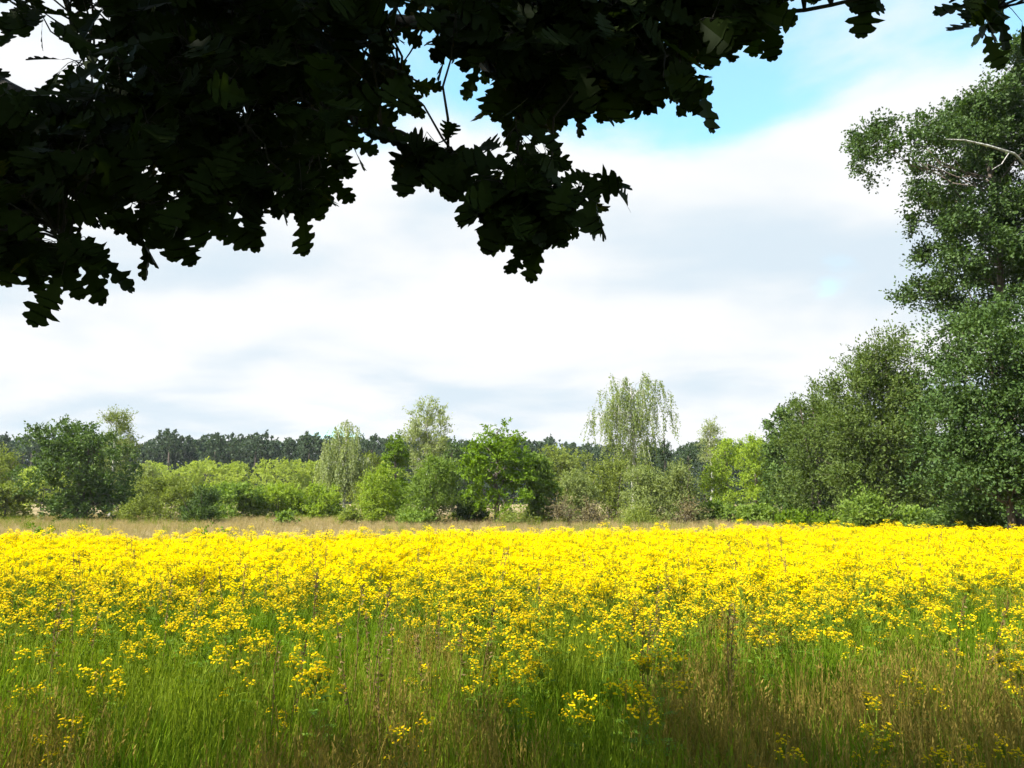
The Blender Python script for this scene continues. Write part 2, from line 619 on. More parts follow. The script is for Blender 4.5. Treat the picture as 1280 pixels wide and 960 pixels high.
def grow(name, label, cat, px, Y, top, wpx, leaf, style='broad', shape='dome', n=14, rl=None, nleaf=9000, z0=0.0,
         bark='bark', trunk_r=None, leaf_scale=1, twigs=0.0, stems=None, group=None, lean=0.0):
    """a tree or shrub by photo position: centre px, ground distance Y, top row, width in px"""
    SEED[0] += 1
    rng = np.random.default_rng(SEED[0])
    root = plant_root(name, label, cat, px, Y, group)
    H = at(px, top, Y)[2]
    W = wpx / FPX * Y
    sl = STYLE[style][0]
    ext = sl * (0.75 if STYLE[style][5] > 0 else 0.1)
    H2, W2 = H - ext * 0.8, max(0.6, W - ext * 1.3)
    rl = rl or 0.24 * min(W2, H2)
    lobes = profile_lobes(rng, W2, H2, z0 * H, shape, n, rl)
    st = stems or (1 if cat == 'tree' else 4)
    tree_parts(root, rng, lobes, nleaf, style, M[leaf], M[bark], trunk_r or 0.018 * H + 0.02, H2 * 0.86, leaf_scale, twigs, st,
               crown='crown' if cat == 'tree' else 'foliage', lean=lean)
    return root


def grow_px(name, label, cat, px, Y, blobs, leaf, style='broad', nleaf=12000, bark='bark', trunk_r=0.15, trunk_top_py=None,
            leaf_scale=1, twigs=0.0, depth=0.7, stems=1, flat=1.0, nlimb=30):
    """a tree whose crown masses (px, py, radius px) are read off the photo; depth is spread in 3-D"""
    SEED[0] += 1
    rng = np.random.default_rng(SEED[0])
    root = plant_root(name, label, cat, px, Y)
    bx = np.array([b[0] for b in blobs])
    half = (bx.max() - bx.min()) / 2 / FPX * Y * depth + 0.3
    lobes = []
    for b in blobs:
        r = b[2] / FPX * Y
        reps = 2 if (len(b) < 4) else b[3]
        for k in range(reps):
            dy = rng.uniform(-1, 1) * half if reps == 1 else (k * 2 - 1) * rng.uniform(0.2, 0.9) * half
            p = at(b[0], b[1], Y)
            p = p - np.array(root.location)
            lobes.append((p[0], dy, max(p[2], r * 0.5), r, r * rng.uniform(0.8, 1.1), r * rng.uniform(0.75, 1.0) * flat))
    lobes = np.array(lobes)
    zt = lobes[:, 2].max()
    tree_parts(root, rng, lobes, nleaf, style, M[leaf], M[bark], trunk_r, zt * 0.92, leaf_scale, twigs, stems, nlimb=nlimb,
               crown='crown' if cat == 'tree' else 'foliage')
    return root


def vegetation():
    T, B = 'tree', 'bush'
    # ---- left
    grow('willow_bush', 'pale green willow bush cut by the left edge of the picture', B, -8, 56, 556, 70, 'olive', 'feather', 'egg', nleaf=9000)
    grow('low_bush', 'low olive bush left of the big dark sallow, at the left edge', B, 8, 50, 600, 80, 'olive', 'broad', 'dome', nleaf=7000)
    grow_px('sallow_tree', 'big broad dark green sallow standing alone at the left of the meadow', T, 102, 50,
            [(70, 560, 26), (100, 548, 24), (60, 600, 24), (95, 590, 32), (135, 600, 28), (75, 625, 24), (110, 628, 28), (145, 628, 22), (125, 560, 22), (85, 540, 14), (150, 575, 14), (78, 638, 14), (105, 640, 16), (135, 638, 16), (155, 635, 12), (110, 610, 26), (85, 575, 24)],
            'dark', 'broad', 26000, trunk_r=0.22, leaf_scale=1.0, stems=3)
    grow('slender_birch', 'feathery light green birch top rising behind the big dark sallow', T, 140, 58, 506, 62, 'grey', 'feather', 'egg', n=12, nleaf=9000, z0=0.25, bark='birchbark', twigs=0.2)
    grow('pale_bush', 'small pale bush peeping out right of the big dark sallow', B, 180, 62, 577, 46, 'pale', 'broad', 'dome', nleaf=4500)
    grow('dark_bush_and_shade', 'low rounded dark olive bush right of the big sallow', B, 213, 48, 594, 118, 'olive', 'small', 'dome', n=18, nleaf=16000)
    grow('dark_bush_and_shade', 'added dark foliage standing for the shaded right side of the rounded olive bush', B, 252, 46.5, 604, 64, 'dark', 'small', 'dome', n=12, nleaf=8000)  # added clump: shade on the olive bush's right side, put into darker leaves
    grow('leafy_bush', 'low bright leafy bush right of the rounded dark olive bush', B, 290, 54, 605, 116, 'mid', 'broad', 'dome', n=18, nleaf=11000)
    grow('low_bush', 'small light green bush in front of the pale scrub, left of the lime bushes', B, 262, 60, 604, 60, 'lime', 'broad', 'dome', nleaf=4500)
    # ---- pale scrub sheet behind
    for i, (px, top, w, lab) in enumerate(((55, 582, 90, 'pale green scrub glimpsed through the gap left of the big dark sallow'),
                                           (200, 577, 84, 'pale green scrub bush just right of the big dark sallow, before the dark wood'),
                                           (250, 574, 84, 'pale green scrub bush, second to the right of the big dark sallow'),
                                           (300, 576, 84, 'pale green scrub bush in the middle of the pale sheet before the dark wood'),
                                           (350, 573, 88, 'pale green scrub bush, second to the left of the white-stemmed birch'),
                                           (395, 576, 84, 'pale green scrub bush just left of the white-stemmed birch'),
                                           (462, 572, 90, 'pale green scrub just right of the white-stemmed birch'))):
        grow('scrub_bush', lab, B, px, 92 + (i % 3) * 4, top, w + 24, 'scrub', 'small', 'dome',
             n=26, nleaf=9000, leaf_scale=2.0, group='pale scrub bushes before the far wood')
    # ---- around the left birch
    grow('lime_bush', 'yellow green low bush left of the white-stemmed birch', B, 350, 55, 604, 70, 'lime', 'broad', 'dome', nleaf=6000)
    grow('lime_bush', 'yellow green low bush directly at the foot of the white-stemmed birch', B, 398, 56, 603, 70, 'lime', 'broad', 'dome', nleaf=6000)
    grow('nettle_bank', 'low dark leafy bank under the white-stemmed birch', B, 385, 57, 626, 130, 'mid', 'broad', 'dome', n=16, rl=0.6, nleaf=5000)
    grow_px('birch_tree', 'pale wispy weeping birch with a thin white trunk, left of centre', T, 431, 60,
            [(430, 528, 10, 1), (420, 540, 10, 1), (445, 540, 10, 1), (415, 560, 14), (440, 562, 14), (425, 580, 14), (452, 580, 13), (405, 585, 13), (430, 595, 14)],
            'pale', 'weep', 14000, 'birchbark', 0.13, leaf_scale=1.15, twigs=0.15)
    grow('leafy_bush', 'dark green bush close behind the white-stemmed birch', B, 462, 66, 566, 60, 'olive', 'broad', 'egg', nleaf=6500)
    # ---- centre left bushes
    grow('round_bush', 'rounded bright green bush right of the white-stemmed birch', B, 474, 47, 582, 70, 'lime', 'small', 'dome', n=16, nleaf=12000)
    grow('round_bush', 'large rounded green bush left of the vivid green young oak', B, 545, 46, 566, 98, 'mid', 'small', 'dome', n=22, nleaf=20000)
    grow('young_maple', 'small bright green tree behind the rounded bushes left of centre', T, 494, 58, 538, 46, 'bright', 'broad', 'egg', nleaf=8000)
    grow_px('slim_birch', 'tall thin silvery birch rising behind the rounded bushes', T, 533, 64,
            [(534, 512, 8, 1), (522, 522, 8, 1), (545, 522, 9, 1), (530, 535, 11), (550, 535, 8, 1), (520, 552, 10), (542, 555, 11), (530, 572, 12)],
            'pale', 'feather', 9000, 'birchbark', 0.12, leaf_scale=1.15, twigs=0.3)
    grow('back_tree', 'dull dark green tree behind the tall thin silvery birch', T, 565, 82, 545, 76, 'dark', 'broad', 'round', nleaf=6000, leaf_scale=1.4)
    # ---- vivid young oak
    grow_px('young_oak', 'vivid fresh green young oak with three pointed tops, centre of the tree line', T, 621, 45,
            [(634, 530, 4, 1), (633, 540, 6, 1), (608, 533, 4, 1), (607, 543, 6, 1), (595, 545, 4, 1), (622, 548, 6, 1), (645, 548, 6, 1), (634, 555, 10), (603, 558, 11), (590, 568, 8, 1), (655, 565, 7, 1),
             (596, 580, 13), (625, 573, 14), (650, 580, 11), (585, 595, 9, 1), (605, 600, 14), (635, 600, 14), (658, 598, 10), (592, 615, 9, 1), (618, 622, 12, 1), (648, 622, 11, 1), (605, 636, 8, 1), (632, 638, 8, 1)],
            'bright', 'oakish', 15000, trunk_r=0.16, leaf_scale=0.85, flat=0.6)
    grow('leafy_bush', 'dark green bush with pale leaf tips tucked against the right of the young oak', B, 672, 46, 566, 62, 'mid', 'broad', 'egg', n=14, nleaf=9500)
    grow('hollow_bush', 'dark low bush under the left side of the young oak', B, 592, 47, 618, 60, 'deep', 'broad', 'dome', nleaf=5000)
    # ---- behind centre
    grow('round_tree', 'smooth domed light olive tree behind the bushes right of the young oak', T, 703, 84, 554, 96, 'olive', 'small', 'dome', n=20, nleaf=11000, leaf_scale=1.7, z0=0.1)
    grow('sage_bush', 'grey green bush left of the tall weeping birch', B, 722, 50, 584, 66, 'grey', 'small', 'dome', n=14, nleaf=9500)
    grow('olive_bush', 'loose olive green bush directly under the tall weeping birch', B, 765, 52, 570, 62, 'olive', 'feather', 'egg', nleaf=8500)
    grow('sage_bush', 'wide grey green bush spreading right of the tall weeping birch', B, 806, 47, 580, 84, 'grey', 'small', 'dome', n=18, nleaf=12000)
    grow('sage_bush', 'pointed pale grey green bush left of the rounded lime trees', B, 850, 46, 571, 62, 'grey', 'feather', 'cone', n=14, nleaf=9000)
    grow('dead_brush', 'brown leafless brushwood at the foot of the bushes right of the young oak', B, 700, 44.5, 618, 46, 'brown', 'feather', 'dome', nleaf=1500, leaf_scale=0.8, twigs=0.9)
    grow('dead_brush', 'brown tangled brushwood under the wide grey green bush', B, 740, 44, 626, 56, 'brown', 'feather', 'dome', nleaf=1500, leaf_scale=0.8, twigs=0.9)
    grow('dead_brush', 'narrow brown dead brush under the pointed pale bush', B, 858, 43.5, 622, 34, 'brown', 'feather', 'dome', nleaf=900, leaf_scale=0.8, twigs=0.9)
    grow_px('weeping_birch', 'tall weeping birch with hanging veils of leaves, tallest of the far trees', T, 792, 58,
            [(762, 470, 4, 1), (768, 478, 8, 1), (785, 475, 9, 1), (803, 475, 9, 1), (820, 482, 8, 1), (836, 490, 6, 1), (843, 497, 4, 1), (752, 490, 6, 1), (744, 505, 5, 1), (742, 522, 6, 1), (750, 520, 7, 1),
             (775, 495, 12), (797, 492, 12), (818, 502, 10, 1), (766, 512, 11), (788, 515, 12), (808, 518, 12), (828, 515, 8, 1), (770, 535, 11), (795, 540, 12), (815, 538, 8, 1), (780, 562, 11), (798, 562, 10), (838, 520, 5, 1)],
            'birchleaf', 'weep', 19000, 'birchbark', 0.16, leaf_scale=1.0, twigs=0.25, depth=0.6)
    grow('dark_conifer', 'dark narrow conifer just right of the tall weeping birch', T, 832, 76, 528, 22, 'far', 'small', 'cone', n=12, nleaf=4500, leaf_scale=1.4)
    grow('dark_conifer', 'dark blunt evergreen behind the foot of the tall weeping birch', T, 812, 80, 546, 44, 'far', 'small', 'egg', n=12, nleaf=6000, leaf_scale=1.4)
    grow('dark_conifer', 'low dark evergreen between the weeping birch and the rounded lime trees', T, 862, 84, 552, 50, 'far', 'small', 'round', n=14, nleaf=6000, leaf_scale=1.5)
    # ---- right middle
    grow('lime_tree', 'rounded yellow green tree right of the pointed pale bush', T, 908, 60, 545, 66, 'lime', 'small', 'dome', n=20, nleaf=12000, leaf_scale=1.2)
    grow('lime_tree', 'rounded yellow green tree against the dark narrow tree', T, 946, 58, 541, 62, 'lime', 'small', 'dome', n=20, nleaf=12000, leaf_scale=1.2)
    grow('thin_birch', 'thin see-through birch top above the rounded lime trees', T, 891, 70, 521, 36, 'pale', 'feather', 'egg', n=9, nleaf=3500, z0=0.5, bark='birchbark', twigs=0.3)
    grow_px('dark_tree', 'narrow dark green tree right of the rounded lime trees', T, 985, 47,
            [(990, 518, 12), (972, 528, 11), (998, 540, 13), (975, 555, 15), (985, 580, 17), (968, 595, 13), (995, 605, 16), (975, 625, 15)],
            'dark', 'broad', 13000, trunk_r=0.15)
    grow_px('grey_willow', 'grey green willow left of the tall feathery willow', T, 1025, 41,
            [(1015, 520, 16), (1030, 498, 14), (1040, 530, 20), (1005, 555, 18), (1030, 570, 24), (1010, 600, 22), (1040, 610, 20), (995, 620, 14)],
            'willow', 'feather', 24000, trunk_r=0.14, stems=3)
    grow_px('feathery_willow', 'tall feathery grey green willow in front of the right hand trees', T, 1105, 36,
            [(1098, 440, 13, 1), (1112, 432, 10, 1), (1085, 462, 20), (1118, 462, 20), (1068, 495, 22), (1100, 500, 30), (1138, 500, 24), (1060, 540, 22), (1095, 550, 32), (1135, 545, 28),
             (1070, 590, 24), (1105, 600, 32), (1145, 595, 26), (1085, 630, 22), (1125, 635, 22)],
            'willow', 'feather', 60000, trunk_r=0.2, stems=3, twigs=0.04)
    # ---- right edge
    alder = grow_px('tall_alder', 'very tall open crowned tree filling the upper right corner', T, 1268, 27,
            [(1100, 165, 24, 1), (1085, 195, 20, 1), (1112, 205, 24, 1), (1118, 180, 18, 1), (1145, 215, 13, 1), (1090, 218, 13, 1),
             (1175, 270, 24), (1168, 235, 18, 1), (1190, 200, 26), (1205, 165, 22), (1215, 140, 26), (1245, 105, 24), (1235, 165, 32), (1270, 120, 36), (1210, 115, 16, 1),
             (1195, 320, 30), (1225, 270, 28), (1180, 350, 26), (1165, 300, 14, 1), (1250, 215, 36), (1265, 290, 36), (1235, 350, 40), (1290, 180, 44), (1300, 340, 50), (1330, 250, 60), (1310, 100, 40), (1340, 150, 50), (1360, 330, 60)],
            'deep', 'small', 150000, trunk_r=0.18, leaf_scale=1.05, twigs=0.01, depth=0.5)
    brn = MB()
    Pb = [at(1290, 215, 25.4), at(1268, 192, 24.9), at(1235, 182, 24.6), at(1205, 175, 24.5), at(1182, 174, 24.4)]
    base = np.array(alder.location)
    brn.tube(np.array([p - base for p in Pb]), (0.05, 0.04, 0.032, 0.024, 0.01), 6)
    brn.tube(np.array([at(1262, 190, 24.85) - base, at(1252, 205, 24.6) - base, at(1240, 212, 24.5) - base]), (0.02, 0.014, 0.006), 5)
    obj('bare_branch', brn.mesh('bare_branch', M['birchbark'], True), alder, label='pale leafless branch')
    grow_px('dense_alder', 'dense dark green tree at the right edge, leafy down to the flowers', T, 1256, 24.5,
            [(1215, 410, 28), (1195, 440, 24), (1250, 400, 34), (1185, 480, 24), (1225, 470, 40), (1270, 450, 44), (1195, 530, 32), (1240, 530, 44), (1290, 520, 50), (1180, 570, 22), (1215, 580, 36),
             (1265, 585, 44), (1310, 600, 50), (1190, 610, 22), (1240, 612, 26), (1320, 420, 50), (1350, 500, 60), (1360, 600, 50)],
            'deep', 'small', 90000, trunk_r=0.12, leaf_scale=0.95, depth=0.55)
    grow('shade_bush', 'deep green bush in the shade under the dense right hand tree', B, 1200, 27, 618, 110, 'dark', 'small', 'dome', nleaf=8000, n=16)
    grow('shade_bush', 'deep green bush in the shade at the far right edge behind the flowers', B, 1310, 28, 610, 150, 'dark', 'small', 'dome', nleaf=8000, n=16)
    # ---- low growth along the right
    grow('bramble', 'low bright bramble between the lime trees and the dark tree', B, 945, 44, 632, 62, 'mid', 'broad', 'dome', rl=0.5, n=12, nleaf=4500)
    grow('bramble', 'low bright bramble sprawling below the grey willow', B, 1005, 40, 640, 100, 'bright', 'broad', 'dome', rl=0.35, n=16, nleaf=4500)
    grow('tall_weeds', 'tall soft green weeds at the foot of the feathery willow', B, 1082, 31, 612, 46, 'mid', 'feather', 'dome', rl=0.3, n=14, nleaf=5000)
    grow('bramble', 'low bramble at the foot of the feathery willow, right of the tall weeds', B, 1140, 31, 634, 80, 'mid', 'broad', 'dome', rl=0.35, n=14, nleaf=4500)
    grow('bramble', 'dim green bramble beside the rounded lime tree foot', B, 895, 47, 626, 60, 'mid', 'broad', 'dome', rl=0.5, n=12, nleaf=4500)
    grow('bramble', 'dark bramble closing the gap below the narrow dark tree', B, 1000, 44, 612, 60, 'dark', 'broad', 'dome', n=10, nleaf=4500)
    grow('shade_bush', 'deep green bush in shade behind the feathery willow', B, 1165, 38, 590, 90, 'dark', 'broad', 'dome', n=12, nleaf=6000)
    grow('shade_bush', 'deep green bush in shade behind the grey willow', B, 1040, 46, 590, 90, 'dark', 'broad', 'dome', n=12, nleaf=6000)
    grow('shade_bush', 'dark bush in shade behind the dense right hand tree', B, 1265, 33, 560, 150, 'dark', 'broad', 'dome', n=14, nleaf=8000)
    # ---- low growth along the middle and left
    grow('weed_clump', 'low green weed clump below the large rounded bush', B, 520, 43, 640, 50, 'mid', 'broad', 'dome', rl=0.3, n=10, nleaf=2500)
    grow('weed_clump', 'little weed clump left of the bright rounded bush', B, 437, 46, 634, 22, 'olive', 'broad', 'dome', rl=0.25, n=6, nleaf=1400)
    grow('weed_clump', 'tiny dark weed clump in the straw strip, left of the birch', B, 357, 44, 640, 18, 'mid', 'broad', 'dome', rl=0.22, n=5, nleaf=900)
    grow('weed_clump', 'low weeds below the grey green bushes of the centre', B, 790, 42, 638, 60, 'olive', 'feather', 'dome', rl=0.3, n=10, nleaf=2500, leaf_scale=0.8)
    grow('weed_clump', 'low straw coloured weeds under the young oak', B, 640, 42.5, 641, 60, 'olive', 'feather', 'dome', rl=0.25, n=10, nleaf=2000, leaf_scale=0.8)
    grow('weed_stalk', 'single leafy green weed standing in the straw strip at left', B, 52, 21, 644, 10, 'bright', 'broad', 'column', rl=0.1, n=6, nleaf=260, leaf_scale=0.5, stems=1)
    grow('weed_stalk', 'single leafy green weed among the back flowers left of the birch', B, 266, 19.5, 648, 10, 'bright', 'broad', 'column', rl=0.1, n=6, nleaf=260, leaf_scale=0.5, stems=1)
    # ---- beyond the frame, for a step to the side
    grow('edge_bush', 'rounded green bush beyond the left edge of the picture', B, -95, 50, 575, 110, 'mid', 'broad', 'dome', n=16, nleaf=9000)
    grow('edge_bush', 'wide dark bush well beyond the left edge of the picture', B, -220, 48, 560, 140, 'olive', 'broad', 'dome', n=16, nleaf=9000)
    grow('edge_bush', 'dark bush beyond the right edge of the picture', B, 1470, 26, 560, 190, 'dark', 'broad', 'dome', n=16, nleaf=10000)


vegetation()


def far_wood():
    rng = np.random.default_rng(5)
    meshes = []
    for k in range(7):
        mb = MB()
        H = 10.0
        sh = ['dome', 'round', 'egg', 'cone', 'dome', 'round', 'egg'][k]
        lob = profile_lobes(rng, [8, 7, 6, 4.5, 9, 7.5, 6.5][k], H, [0.0, 0.1, 0.05, 0.1, 0, 0.1, 0.1][k], sh, 20, 1.5)
        foliage(mb, rng, lob, 3800, 'broad', 2.6, 0)
        mb.tube([(0, 0, -0.3), (0, 0, 4), (0.1, 0, 8)], (0.3, 0.22, 0.08), 6, 1)
        meshes.append(mb.mesh('far_tree', [M['far'], M['bark']]))
    pts, sc, idx = [], [], []
    knots = np.array([(-500, 545), (0, 545), (35, 542), (60, 546), (170, 548), (185, 552), (205, 538), (240, 545), (290, 540), (330, 545), (390, 546), (420, 542), (470, 547), (560, 548), (600, 550),
                      (660, 548), (690, 549), (720, 556), (780, 558), (900, 552), (1100, 545), (1800, 545)], float)
    for row in range(3):
        px = -500.0
        while px < 1750:
            Y = 175 + row * 16 + rng.uniform(-6, 6)
            top = np.interp(px, knots[:, 0], knots[:, 1]) + (rng.uniform(-5, 8) if row == 0 else rng.uniform(0, 12))
            H = at(px, top, Y)[2]
            x = (px - 640) / FPX * Y
            pts.append((x, Y, 0))
            w = H / 10 * rng.uniform(0.8, 1.15)
            sc.append((w, w, H / 10))
            idx.append(rng.integers(0, 7))
            px += rng.uniform(14, 30)
    n = len(pts)
    rot = np.zeros((n, 3))
    rot[:, 2] = rng.uniform(0, 6.28, n)
    scatter('far_wood', pts, rot, sc, idx, meshes, 'dark blue-green far wood closing the view along the horizon')


far_wood()


# ------------------------------------------------------------------ grass
def tuft(rng, n, h, w, rad, leafm, lean=0.35, seed_heads=0.0):
    mb = MB()
    a = rng.uniform(0, 6.28, n)
    r = rad * np.sqrt(rng.random(n))
    B = np.stack((r * np.cos(a), r * np.sin(a), np.full(n, -0.02)), -1)
    hh = h * rng.uniform(0.45, 1.1, n)
    b = rng.uniform(0, 6.28, n)
    ln = lean * rng.uniform(0.1, 1, n) * hh
    o = np.stack((np.cos(b), np.sin(b), np.zeros(n)), -1)
    side = np.stack((-np.sin(b), np.cos(b), np.zeros(n)), -1)
    up = np.array((0, 0, 1.0))
    segs = []
    for t, ww in ((0, 1.0), (0.45, 0.9), (0.8, 0.6)):
        c = B + up * (hh * t)[:, None] + o * (ln * t ** 2)[:, None]
        segs += [c - side * w * ww / 2, c + side * w * ww / 2]
    segs.append(B + up * (hh * (1 - 0.12 * lean))[:, None] + o * ln[:, None])
    V = np.stack(segs, 1)
    k = np.arange(n)[:, None] * 7
    Q = np.concatenate((k + np.array([[0, 1, 3, 2]]), k + np.array([[2, 3, 5, 4]])))
    tn = np.repeat(rng.random(n), 7)
    mb.add(V.reshape(-1, 3), Q, 0, tn)
    mb.add(V.reshape(-1, 3), k + np.array([[4, 5, 6]]), 0, tn)
    ns = int(n * seed_heads)
    if ns:
        tip = segs[-1][:ns]
        D = np.repeat(o[:ns] * 0.25 + up, 5, 0) + rng.normal(size=(ns * 5, 3)) * 0.35
        P = np.repeat(tip, 5, 0) - up * np.tile(np.linspace(0, 0.09, 5), ns)[:, None]
        mb.leaves(P, D, rng.normal(size=(ns * 5, 3)), 0.03, 0.008, 0)
    return mb.mesh('grass_tuft', leafm)


def vnoise(x, y, s, seed):
    """smooth value noise"""
    r = np.random.default_rng(seed).random((64, 64))
    u, v = x / s + 31.7, y / s + 17.3
    i, j = np.floor(u).astype(int), np.floor(v).astype(int)
    f, g = u - i, v - j
    f, g = f * f * (3 - 2 * f), g * g * (3 - 2 * g)
    R = lambda a, b: r[a % 64, b % 64]
    return (R(i, j) * (1 - f) + R(i + 1, j) * f) * (1 - g) + (R(i, j + 1) * (1 - f) + R(i + 1, j + 1) * f) * g


def field_edge(x):
    """distance of the back edge of the flowers"""
    return np.interp(x, (-30, -11, 0, 8, 14, 30), (16.5, 17.5, 20, 22.5, 22.5, 21))


def wedge(rng, y0, y1, dens, margin=3.5, k=0.68):
    n = int(dens * (y1 - y0) * 2 * (k * y1 + margin))
    x = rng.uniform(-(k * y1 + margin), k * y1 + margin, n)
    y = rng.uniform(y0, y1, n)
    ok = np.abs(x) < k * y + margin
    return x[ok], y[ok]


def spread(name, rng, x, y, meshes, label, smin=0.8, smax=1.2, tilt=0.08):
    n = len(x)
    rot = np.stack((rng.normal(size=n) * tilt, rng.normal(size=n) * tilt, rng.uniform(0, 6.28, n)), -1)
    s = rng.uniform(smin, smax, n)
    scatter(name, np.stack((x, y, ground_z(x, y)), -1), rot, np.stack((s, s, s), -1), rng.integers(0, len(meshes), n), meshes, label)


def grasses():
    rng = np.random.default_rng(21)
    green = [tuft(rng, 34, 0.58, 0.0055, 0.16, M['grass'], 0.35, 0.15) for _ in range(6)]
    lush = [tuft(rng, 34, 0.52, 0.007, 0.15, M['lush'], 0.4) for _ in range(5)]
    rus = [tuft(rng, 26, 0.62, 0.004, 0.18, M['russet'], 0.3, 0.6) for _ in range(5)]
    straw = [tuft(rng, 30, 0.40, 0.006, 0.16, M['straw'], 0.5, 0.3) for _ in range(5)]
    x, y = wedge(rng, 1.2, 9.5, 62)
    nz = vnoise(x, y, 0.9, 3) * 0.6 + vnoise(x, y, 0.35, 4) * 0.4
    near = np.clip((6.4 - y) / 2.6, 0, 1)
    isr = nz + near * 0.16 + rng.normal(size=len(x)) * 0.06 > 0.70
    isl = (~isr) & (vnoise(x, y, 1.4, 8) + rng.normal(size=len(x)) * 0.1 > 0.5)
    isg = ~isr & ~isl
    spread('meadow_grass', rng, x[isg], y[isg], green, 'tall thin green meadow grass in the foreground', 0.75, 1.15)
    spread('lush_grass', rng, x[isl], y[isl], lush, 'fresh green grass between the near flowers', 0.75, 1.2)
    spread('russet_grass', rng, x[isr], y[isr], rus, 'dry russet seeding grass in the near foreground', 0.7, 1.1)
    x, y = wedge(rng, 9.5, 24, 16)
    ok = y < field_edge(x) + 0.3
    spread('flower_field_grass', rng, x[ok], y[ok], green + lush, 'green grass and stems filling the flower field', 0.8, 1.1)
    x, y = wedge(rng, 16, 62, 5.0, 6, 0.70)
    ok = y > field_edge(x) - 0.4
    x, y = x[ok], y[ok]
    spread('straw_grass', rng, x, y, straw, 'dry straw coloured grass strip behind the flower field', 0.7, 1.15)
    x, y = wedge(rng, 30, 66, 1.2, 6, 0.70)
    ok = vnoise(x, y, 5, 12) > 0.5
    spread('strip_weeds', rng, x[ok], y[ok], green, 'scattered green grass tufts in the straw strip', 0.7, 1.2)
    # dark dry stalks of last year's growth standing in the flowers
    st = []
    for _ in range(4):
        mb = MB()
        for q in range(2):
            b = rng.normal(size=2) * 0.05
            top = np.array((b[0] * 2, b[1] * 2, rng.uniform(0.75, 1.05)))
            P = limb(rng, (b[0], b[1], -0.03), top, 5, 0.01)
            mb.tube(P, np.linspace(0.0045, 0.002, 5), 4)
            nn = 40
            t = rng.uniform(0.55, 1, nn)
            C = P[0] + (top - P[0]) * t[:, None]
            mb.leaves(C, rng.normal(size=(nn, 3)) + np.array((0, 0, 0.8)), rng.normal(size=(nn, 3)), 0.035, 0.012, 0)
        st.append(mb.mesh('dry_stalk', M['sorrel']))
    x, y = wedge(rng, 4.2, 17, 0.45)
    spread('dry_stalks', rng, x, y, st, 'thin dark dry stalks standing among the yellow flowers', 0.75, 1.0, 0.05)


grasses()


# ------------------------------------------------------------------ ragwort
def flower_head(rng, nfl, R, far=False):
    """flat-topped cluster of small daisies on branching stalks; origin where the stalks meet"""
    mb = MB()
    a = np.arange(nfl) * 2.39996 + rng.uniform(0, 6)
    r = R * np.sqrt((np.arange(nfl) + 0.5) / nfl) * rng.uniform(0.85, 1.15, nfl)
    z = 0.085 - 0.45 * r ** 2 / R + rng.normal(size=nfl) * 0.016
    C = np.stack((r * np.cos(a), r * np.sin(a), z), -1)
    for q, c in enumerate(C):
        mid = np.array((c[0] * 0.45, c[1] * 0.45, c[2] * 0.55))
        if not far or q % 3 == 0:
            mb.tube(np.stack((np.zeros(3), mid, c)), (0.0016, 0.0013, 0.0011), 3, 2)
        nv = nrm(np.array((c[0] * 5, c[1] * 5, 1.0)) + rng.normal(size=3) * 0.3)
        u = nrm(np.cross(nv, rng.normal(size=3)))
        w = np.cross(nv, u)
        k = 5 if far else 9
        fr = rng.uniform(0.0088, 0.012) * (1.2 if far else 1)
        an = np.arange(2 * k) * math.pi / k
        rr = np.where(np.arange(2 * k) % 2 == 0, fr, fr * 0.62)
        ring = c + (u * np.cos(an)[:, None] + w * np.sin(an)[:, None]) * rr[:, None] - nv * np.where(np.arange(2 * k) % 2 == 0, 0.003, 0.0)[:, None]
        V = np.concatenate((c[None] + nv * 0.001, ring))
        i = np.arange(2 * k)
        mb.add(V, np.stack((np.zeros_like(i), 1 + i, 1 + (i + 1) % (2 * k)), -1), 0, rng.random())
        if far:
            continue
        an = np.arange(6) * math.pi / 3
        ring = c + (u * np.cos(an)[:, None] + w * np.sin(an)[:, None]) * fr * 0.36 + nv * 0.0015
        V = np.concatenate((c[None] + nv * 0.0045, ring))
        i = np.arange(6)
        mb.add(V, np.stack((np.zeros_like(i), 1 + i, 1 + (i + 1) % 6), -1), 1, rng.random())
        # green cup under the flower
        V = np.concatenate((c[None] - nv * 0.006, c + (u * np.cos(an)[:, None] + w * np.sin(an)[:, None]) * fr * 0.4 - nv * 0.001))
        mb.add(V, np.stack((np.zeros_like(i), 1 + (i + 1) % 6, 1 + i), -1), 2)
    return mb


